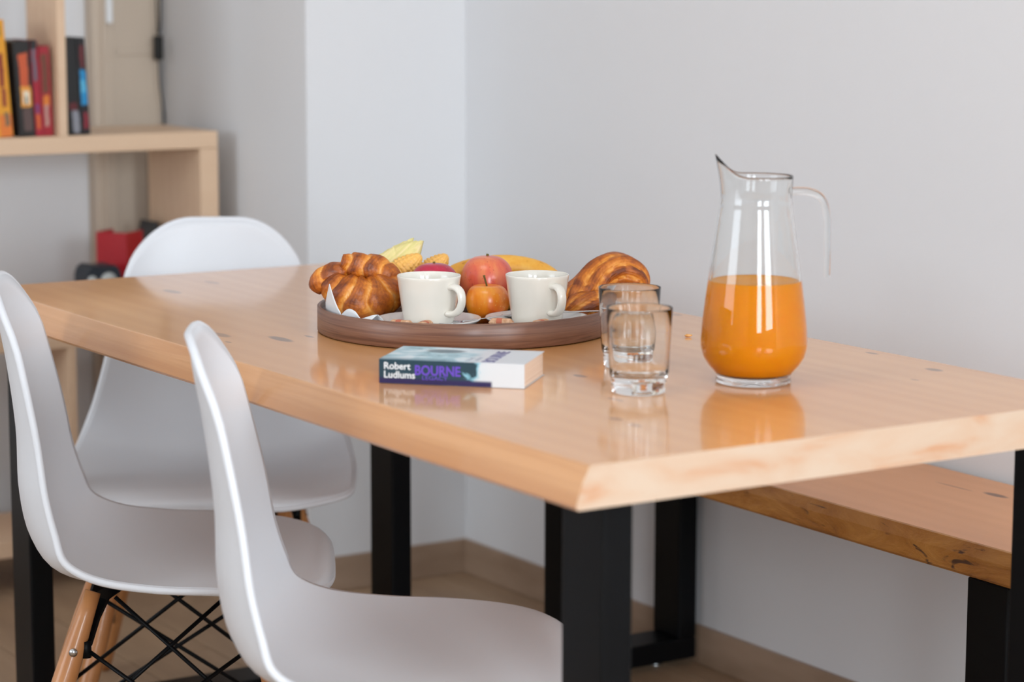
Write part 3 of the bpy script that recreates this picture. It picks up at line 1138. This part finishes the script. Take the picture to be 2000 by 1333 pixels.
def text_mesh(name, body, size, mat, parent, loc, rot, extrude=.00012, sx=1.0, bold=0.0):
    cu = bpy.data.curves.new(name, 'FONT')
    cu.body, cu.size, cu.extrude, cu.offset = body, size, extrude, bold
    cu.resolution_u = 4
    tmp = bpy.data.objects.new(name, cu)
    C.objects.link(tmp)
    dg = bpy.context.evaluated_depsgraph_get()
    me = bpy.data.meshes.new_from_object(tmp.evaluated_get(dg))
    bpy.data.objects.remove(tmp)
    me.materials.clear(); me.materials.append(mat)
    o = bpy.data.objects.new(name, me)
    C.objects.link(o)
    o.parent = parent
    o.location, o.rotation_euler, o.scale = loc, rot, (sx, 1, 1)
    return o


def _cover():
    m = Mat('book_cover_print', rgb('#d5dfe2'), .35)
    tc = m.n('TexCoord')
    x, y, z = m.xyz(tc.outputs['Object'])
    f = m.noise(m.coords((1, 1.6, 1)), 26, 4, .55, .9)
    c = m.ramp(f, [(0.32, rgb('#4f8594')), (0.46, rgb('#a3c6d0')), (0.60, rgb('#d8e2e6'))])
    # smoky grey figure towards the upper part, pale panel for the lower part of the cover
    dx = m.math('DIVIDE', m.math('SUBTRACT', x, -.028), .034)
    dy = m.math('DIVIDE', m.math('SUBTRACT', y, .026), .019)
    r2 = m.math('ADD', m.math('MULTIPLY', dx, dx), m.math('MULTIPLY', dy, dy))
    r2 = m.math('ADD', r2, m.math('MULTIPLY', f, .8))
    c = m.mix(m.mapr(r2, .75, 1.25, .9, 0.0), c, rgb('#3f5763'))
    c = m.mix(m.mapr(x, .012, .03), c, rgb('#d8d9dc'))
    dz = m.math('ADD', m.math('MULTIPLY', m.math('ADD', x, .02), 12), m.math('MULTIPLY', f, 1.0))
    edge = m.math('MULTIPLY', m.mapr(y, -.052, -.034, 1, 0), m.mapr(dz, .3, .9, 1, 0))
    c = m.mix(m.math('MULTIPLY', edge, .8), c, rgb('#4d7584'))
    m.col(c)
    return m.m


def _spine():
    m = Mat('book_spine_print', rgb('#26404f'), .35)
    tc = m.n('TexCoord')
    x, y, z = m.xyz(tc.outputs['Object'])
    f = m.noise(m.coords((1, 1, 1)), 48, 4, .55, .6)
    q = m.math('ADD', x, m.math('MULTIPLY', f, .055))
    c = m.ramp(m.mapr(q, .030, .085), [(0.0, rgb('#22404d')), (0.38, rgb('#23404c')), (.50, rgb('#7fb6c6')), (.68, rgb('#d3dadd')), (1, rgb('#d8dadc'))])
    low = m.math('MULTIPLY', m.mapr(z, .005, .009, 1, 0), m.mapr(x, .050, .054, 1, 0))
    c = m.mix(low, c, rgb('#2b2452'))
    m.col(c)
    return m.m


M['cover'], M['spine'] = _cover(), _spine()


def _pages():
    m = Mat('book_pages', rgb('#ecd0b8'), .8)
    f = m.noise(m.coords((1, 1, 900)), 1.2, 2)
    m.col(m.ramp(f, [(0.3, rgb('#dcb89c')), (.6, rgb('#f2dac4'))]))
    return m.m


M['pages'] = _pages()
M['print_white'] = Mat('print_white', rgb('#eef1f2'), .4).m
M['print_purple'] = Mat('print_purple', rgb('#6a48c0'), .4).m
M['print_indigo'] = Mat('print_indigo', rgb('#4a4680'), .4).m
M['print_grey'] = Mat('print_grey', rgb('#a9adb4'), .4).m

p0, p1 = Vector((1.473, 2.603, 0)), Vector((1.602, 2.468, 0))
ax = (p1 - p0).normalized()
ctr = (p0 + p1) / 2 + Vector((-ax.y, ax.x, 0)) * BKW / 2
bk = thing('paperback_book', 'thick paperback novel lying flat before the tray', 'book', (ctr.x, ctr.y, ZT), math.atan2(ax.y, ax.x))
cv = .0006
box('page_block', -BKL / 2 + .0015, BKL / 2 - .0015, -BKW / 2 + cv + .0002, BKW / 2 - .002, cv + .0002, BKH - cv - .0002, M['pages'], bk)
fc = box('front_cover', -BKL / 2, BKL / 2, -BKW / 2, BKW / 2, BKH - cv, BKH, M['cover'], bk)
box('back_cover', -BKL / 2, BKL / 2, -BKW / 2, BKW / 2, 0, cv, M['cover'], bk)
spn = box('spine', -BKL / 2, BKL / 2, -BKW / 2 - .0004, -BKW / 2 + cv, .0002, BKH - .0002, M['spine'], bk)
SF = -BKW / 2 - .0005
RS = (R(90), 0, 0)
text_mesh('author_name', 'Robert', .0122, M['print_white'], spn, (-.0875, SF, .0182), RS, bold=.0002)
text_mesh('author_name', 'Ludlums', .0122, M['print_white'], spn, (-.0875, SF, .0072), RS, bold=.0002)
text_mesh('title', 'BOURNE', .0172, M['print_purple'], spn, (-.0475, SF, .0122), RS, sx=.87, bold=.00045)
text_mesh('subtitle', 'LEGACY', .0072, M['print_purple'], spn, (-.038, SF, .0062), RS, sx=1.25)
RC = (0, 0, R(90))
text_mesh('title', 'BOURNE', .0230, M['print_indigo'], fc, (.0530, -.050, BKH + .0001), RC, sx=.98, bold=.0005)
text_mesh('author_line', 'Robert', .0100, M['print_grey'], fc, (.0215, -.046, BKH + .0001), RC)
text_mesh('author_line', 'Ludlums', .0100, M['print_grey'], fc, (.0310, -.046, BKH + .0001), RC)

# ------------------------------------------------------------------ pitcher, juice, glasses
PIT_LAT, PIT_D = .3035, 3.0
pit = place(thing('glass_pitcher', 'clear glass pitcher half full of orange juice', 'pitcher'), PIT_LAT, PIT_D, ZT)
PO = [(.0460, .0), (.0472, .0015), (.0470, .006), (.0462, .0095), (.0500, .0145), (.0575, .0230), (.0635, .0330), (.0664, .0450), (.0668, .0540), (.0655, .0720), (.0625, .0980),
      (.0585, .1280), (.0545, .1560), (.0505, .1830), (.0468, .2080), (.0450, .2190), (.0447, .2225), (.0452, .2250), (.0446, .2275), (.0440, .2320)]
RIMZ = .2590
WT = .0026


def pitcher():
    n = 84
    V, Fc = [], []

    def add(prof): 
        b = len(V)
        return b
    rings = []

    def ring(fn):
        rings.append(len(V))
        for k in range(n): V.append(fn(2 * PI * k / n))

    def spout(a):
        e = abs((a - PI + PI) % (2 * PI) - PI)       # angle away from the spout at pi
        return math.exp(-(e / .62) ** 2)
    # outer side upwards
    for r, z in PO: ring(lambda a: (r * math.cos(a), r * math.sin(a), z))
    K = 8

    def lip(a, f, ins):
        sp_ = spout(a)
        r = .0440 - ins * (1 - .55 * f) + (.0015) * f * (1 - sp_) + sp_ * .0085 * f ** 1.5
        z = .2320 + (RIMZ - .2320 + .0265 * sp_) * f
        pinch = 1 - .10 * f * math.exp(-((abs((a) % (2 * PI) - PI) - .75) / .45) ** 2)
        return (r * math.cos(a) * pinch, r * math.sin(a) * pinch, z)
    for j in range(1, K + 1): ring(lambda a: lip(a, j / K, 0))
    ring(lambda a: tuple(c1 * .5 + c2 * .5 + (.0009 if q == 2 else 0) for q, (c1, c2) in enumerate(zip(lip(a, 1, 0), lip(a, 1, WT)))))
    for j in range(K, 0, -1): ring(lambda a: lip(a, j / K, WT))
    for r, z in reversed(PO[3:]):
        if z >= .0135: ring(lambda a: ((r - WT) * math.cos(a), (r - WT) * math.sin(a), z))
    for r, z in ((.0420, .0115), (.0360, .0095), (.0200, .0085)): ring(lambda a: (r * math.cos(a), r * math.sin(a), z))
    for a_, b_ in zip(rings[:-1], rings[1:]):
        for k in range(n): Fc.append((a_ + k, a_ + (k + 1) % n, b_ + (k + 1) % n, b_ + k))
    V.append((0, 0, .0083)); c = len(V) - 1
    for k in range(n): Fc.append((rings[-1] + k, rings[-1] + (k + 1) % n, c))
    b0 = len(V)
    for r, z in ((.0400, .0012), (.0200, .0022)):
        rings.append(len(V))
        for k in range(n): V.append((r * math.cos(2 * PI * k / n), r * math.sin(2 * PI * k / n), z))
    for a_, b_ in ((rings[-2], rings[0]), (rings[-1], rings[-2])):
        for k in range(n): Fc.append((a_ + k, a_ + (k + 1) % n, b_ + (k + 1) % n, b_ + k))
    V.append((0, 0, .0024)); c = len(V) - 1
    for k in range(n): Fc.append((c, rings[-1] + (k + 1) % n, rings[-1] + k))
    return V, Fc


mk('jug', *pitcher(), M['glass'], pit)
hp = spline([(.0435, 0, .2395), (.052, 0, .2405), (.066, 0, .2395), (.0790, 0, .2335), (.0860, 0, .2200), (.0885, 0, .2000), (.0892, 0, .1750), (.0895, 0, .1500), (.0895, 0, .1330)], 44)
mk('handle', *sweep(hp, [(.0052 - .0012 * (i / 43), .0085 - .0025 * (i / 43)) for i in range(44)], 16, Vector((0, 0, 1))), M['glass'], pit)


def _juice():
    m = Mat('orange_juice', rgb('#ff9500'), .4, Specular_IOR_Level=.05, Subsurface_Weight=.12, Subsurface_Radius=(.02, .008, .001), Subsurface_Scale=.5)
    f = m.noise(m.coords(), 40, 3)
    m.col(m.ramp(f, [(.3, (1, .345, 0, 1)), (.7, (1, .37, 0, 1))]))
    return m.m


M['juice'] = _juice()
jp = [(0, .0086), (.020, .0088), (.036, .0099), (.0418, .0118)]
for r, z in PO:
    if .0135 <= z <= .1280: jp.append((r - WT + .0006, z))
jl = .1290
jp += [(.0584 - WT + .0006, jl), (.054, jl - .0006), (0, jl - .0006)]
o = mk('orange_juice', *lathe(jp, 72), M['juice'])
place(o, PIT_LAT, PIT_D, ZT)
tag(o, 'bright orange juice filling the lower half of the pitcher', 'juice')


def make_glass(label):
    t = thing('drinking_glass', label, 'glass', group='clear tumblers beside the pitcher')
    pr = [(0, .0008), (.026, .0008), (.0315, .0), (.0330, .0018), (.0335, .010), (.0340, .0175), (.0358, .0205), (.0366, .026), (.0378, .050), (.0394, .080), (.0406, .1020), (.0408, .1040),
          (.0404, .1049), (.0399, .1044), (.0383, .080), (.0366, .050), (.0353, .031), (.0340, .0255), (.0290, .0212), (0, .0200)]
    mk('tumbler', *lathe(pr, 64), M['glass'], t)
    return t


place(make_glass('empty clear tumbler standing against the tray'), .1530, 3.120, ZT)
place(make_glass('empty clear tumbler standing clear of the tray'), .1555, 2.922, ZT)

# a crumb of crust on the table
def crumb(label, lat, d, s):
    bm = bmesh.new()
    bmesh.ops.create_icosphere(bm, subdivisions=2, radius=s)
    rn = random.Random(3)
    for v in bm.verts: v.co = Vector((v.co.x * 1.8, v.co.y, v.co.z * .7)) * rn.uniform(.75, 1.2)
    zm = min(v.co.z for v in bm.verts)
    for v in bm.verts: v.co.z -= zm
    o = from_bm('bread_crumb', bm, M['crust'], None, True)
    place(o, lat, d, ZT)
    return tag(o, label, 'crumb')


p = (.2495, 3.385)
crumb('tiny brown pastry crumb on the bare table between tumblers and pitcher', p[0], p[1], .0030)

# ------------------------------------------------------------------ bookshelf against the end wall
SY0, SY1 = 4.600, 4.864
SXL, SXR = 1.20, 2.219
sh = thing('bookshelf', 'pale birch stepped bookshelf against the end wall', 'shelf', (1.7, 4.77, 0))


def sb(name, x0, x1, z0, z1, y0=SY0, y1=SY1):
    return box(name, x0 - 1.7, x1 - 1.7, y0 - 4.77, y1 - 4.77, z0, z1, M['birch'], sh, .0015)


sb('side_panel', SXR - .041, SXR, .081, .9005)
sb('side_panel', SXL, SXL + .041, .081, .9005)
sb('top_board', SXL, SXR, .901, .936)
sb('middle_board', SXL + .0412, SXR - .0412, .504, .524)
sb('bottom_board', SXL + .0412, SXR - .0412, .081, .116)
sb('divider', 1.874, 1.892, .1162, .5038)
sb('upper_panel', 1.868, 1.886, .9362, 1.70, SY0, 4.765)
sb('upper_panel', SXL, SXL + .018, .9362, 1.70, SY0, 4.765)
sb('upper_board', SXL, 1.886, 1.7002, 1.735, SY0, 4.765)
for x in (SXL + .05, SXR - .10):
    for y in (SY0 + .03, SY1 - .07): sb('foot', x, x + .04, 0.0005, .0808, y, y + .04)


# books standing on it
def _spine_mat(name, base, bands, wob=.012, rough=.4):
    """print of a spine: bands of colour up the spine, (z0, z1, x0, x1, colour)"""
    m = Mat(name, base, rough)
    tc = m.n('TexCoord')
    x, y, z = m.xyz(tc.outputs['Object'])
    f = m.noise(m.coords((1, 1, 1)), 55, 3, .6)
    c = m.mix(0.0, base, base)
    w = m.math('MULTIPLY', m.math('SUBTRACT', f, .5), wob)
    for z0, z1, x0, x1, colr in bands:
        zz, xx = m.math('ADD', z, w), m.math('ADD', x, m.math('MULTIPLY', w, .6))
        k = m.math('MULTIPLY', m.mapr(zz, z0 - .002, z0 + .002), m.mapr(zz, z1 - .002, z1 + .002, 1, 0))
        k = m.math('MULTIPLY', k, m.math('MULTIPLY', m.mapr(xx, x0 - .001, x0 + .001), m.mapr(xx, x1 - .001, x1 + .001, 1, 0)))
        c = m.mix(k, c, colr)
    m.col(c)
    return m.m


M['page_dull'] = Mat('page_edges', rgb('#d9c8b0'), .85).m
SHZ = .9365


def shelf_book(label, x, w, h, depth, mat, tilt=0.0, y=SY0 + .022, z=SHZ, grp='books standing on the shelf'):
    t = thing('book', label, 'book', (x, y, z), 0, grp)
    t.rotation_euler = (0, tilt, 0)
    box('page_block', .0012, w - .0012, .002, depth - .003, .0025, h - .003, M['page_dull'], t)
    bm = bmesh.new()
    bm_box(bm, 0, .0012, 0, depth, 0, h); bm_box(bm, w - .0012, w, 0, depth, 0, h); bm_box(bm, .0012, w - .0012, 0, .0018, 0, h)
    from_bm('cover', bm, mat, t)
    return t


G_ = lambda s: rgb(s)
bm_yellow = _spine_mat('yellow_spine', G_('#e39a1c'), [(.20, .225, .012, .026, G_('#8c7a3a')), (.100, .165, .016, .026, G_('#8a2c12')), (.060, .098, .017, .027, G_('#96401a')), (.0, .045, .008, .034, G_('#e0782c')), (.02, .05, .020, .029, G_('#7c6448'))])
bm_dark = _spine_mat('black_orange_spine', G_('#16120f'), [(.095, .165, .010, .028, G_('#c8552a')), (.058, .100, .009, .031, G_('#e59a3a')), (.064, .090, .014, .027, G_('#e8dcc4')), (.063, .080, .018, .022, G_('#3a3030')), (.010, .055, .012, .030, G_('#5a4440'))])
bm_grey = _spine_mat('grey_red_spine', G_('#a3122a'), [(.110, .185, .002, .010, G_('#62606c')), (.175, .20, .0, .013, G_('#181818')), (.045, .065, .003, .010, G_('#6c3a70')), (.015, .045, .003, .011, G_('#d4622a'))])
bm_red = _spine_mat('dark_red_spine', G_('#a01828'), [(.085, .165, .003, .017, G_('#6e3a26')), (.060, .080, .004, .017, G_('#d97a2a')), (.020, .062, .005, .014, G_('#b98a80'))])
bm_black = _spine_mat('black_spine', G_('#0c0c0e'), [(.05, .065, .004, .022, G_('#5a1018')), (.004, .050, .010, .024, G_('#8c8c94'))])
bm_blue = _spine_mat('black_blue_spine', G_('#121014'), [(.060, .130, .003, .016, G_('#1c8cc4')), (.085, .110, .004, .014, G_('#5ab4d8')), (.135, .18, .006, .014, G_('#6a1c22')), (.012, .046, .006, .015, G_('#8a1a2c'))])
shelf_book('tall yellow book with dark red lettering on its spine', 1.7440, .034, .232, .15, bm_yellow, R(-3.5))
shelf_book('black book with orange picture on its spine', 1.7915, .034, .190, .13, bm_dark, R(-3))
shelf_book('thin red book with grey band between two thicker books', 1.8272, .0145, .192, .13, bm_grey, R(-2.5))
shelf_book('dark red paperback with orange mark beside the shelf panel', 1.8425, .0215, .180, .13, bm_red, R(-2))
shelf_book('thick black book on the open end of the shelf', 1.8975, .0265, .197, .13, bm_black, R(-2.5))
shelf_book('slim black book with bright blue lettering on its spine', 1.9255, .0180, .196, .13, bm_blue, R(-2.5))

# things in the open compartment
M['red_cover'] = _spine_mat('red_cover', G_('#b01020'), [(.0, .5, .03, .05, G_('#c02030'))], .02)
MZ = .5245
rb = thing('red_box_file', 'bright red box file behind the white chair at the table end', 'box file', (2.054, 4.742, MZ), R(38))
bm = bmesh.new()
bm_box(bm, -.036, .036, -.036, -.034, .0, .198); bm_box(bm, -.036, .036, .034, .036, 0, .198); bm_box(bm, -.036, -.034, -.034, .034, 0, .198); bm_box(bm, .034, .036, -.034, .034, 0, .190); bm_box(bm, -.034, .034, -.034, .034, 0, .002)
from_bm('case', bm, M['red_cover'], rb)
box('papers', -.030, .030, -.030, .030, .0022, .186, M['page_dull'], rb)
t = thing('leaning_folder', 'black folder leaning behind the red box file', 'folder', (2.104, 4.780, MZ + .003))
bm = bmesh.new(); bm_box(bm, 0, .010, 0, .08, 0, .212, .002); from_bm('cover', bm, M['bulbous_black'], t); box('tab', .010, .0115, .02, .05, .16, .18, M['page_dull'], t)
t.rotation_euler = (0, R(14), 0)
M['navy'] = Mat('navy_case', rgb('#18222e'), .5).m
M['pale_dot'] = Mat('pale_disc', rgb('#c3c6c4'), .5).m
nv = thing('navy_case', 'small dark navy case with pale patches beside the red box file', 'case', (1.969, 4.645, MZ))
V, Fc = [], []
prof = [(-.038, 0), (-.038, .120), (-.033, .134), (-.022, .141), (-.008, .139), (.002, .137), (.012, .138), (.024, .140), (.032, .133), (.037, .118), (.037, 0)]
for y in (-.02, .05): V += [(x, y, z) for x, z in prof]
k = len(prof)
Fc = [tuple(range(k)), tuple(range(2 * k - 1, k - 1, -1))] + [(i, i + k, (i + 1) % k + k, (i + 1) % k) for i in range(k)]
mk('body', V, Fc, M['navy'], nv, False)
for x, z, r in ((-.028, .110, .011), (.008, .108, .018)): mk('pale_patch', *sweep([(x, -.0202, z), (x, -.0215, z)], r, 20, Vector((0, 0, 1))), M['pale_dot'], nv)

# ------------------------------------------------------------------ lamp cord with its switch, coming down from the ceiling
cd = thing('lamp_cord', 'black lamp cord with inline switch hanging in the corner', 'cord', (2.236, 4.93, 0))
pth = spline([(-.004, 0, 2.699), (-.002, 0, 1.9), (-.004, .0, 1.4), (.001, 0, 1.13)], 40)
mk('upper_cord', *sweep(pth, .0022, 8), M['cord'], cd)
mk('second_cord', *sweep(spline([(.012, .004, 2.699), (.012, .004, 1.7), (.010, .003, 1.22), (.004, 0, 1.13)], 40), .0020, 8), M['cord'], cd)
pth = spline([(.002, 0, 1.074), (.004, 0, 1.02), (.010, .0, .97), (.013, .004, .92), (.006, .030, .70), (-.01, .045, .20), (-.01, .045, .004)], 50)
mk('lower_cord', *sweep(pth, .0022, 8), M['cord'], cd)
box('switch', -.008, .011, -.008, .008, 1.074, 1.128, M['cord'], cd, .004)
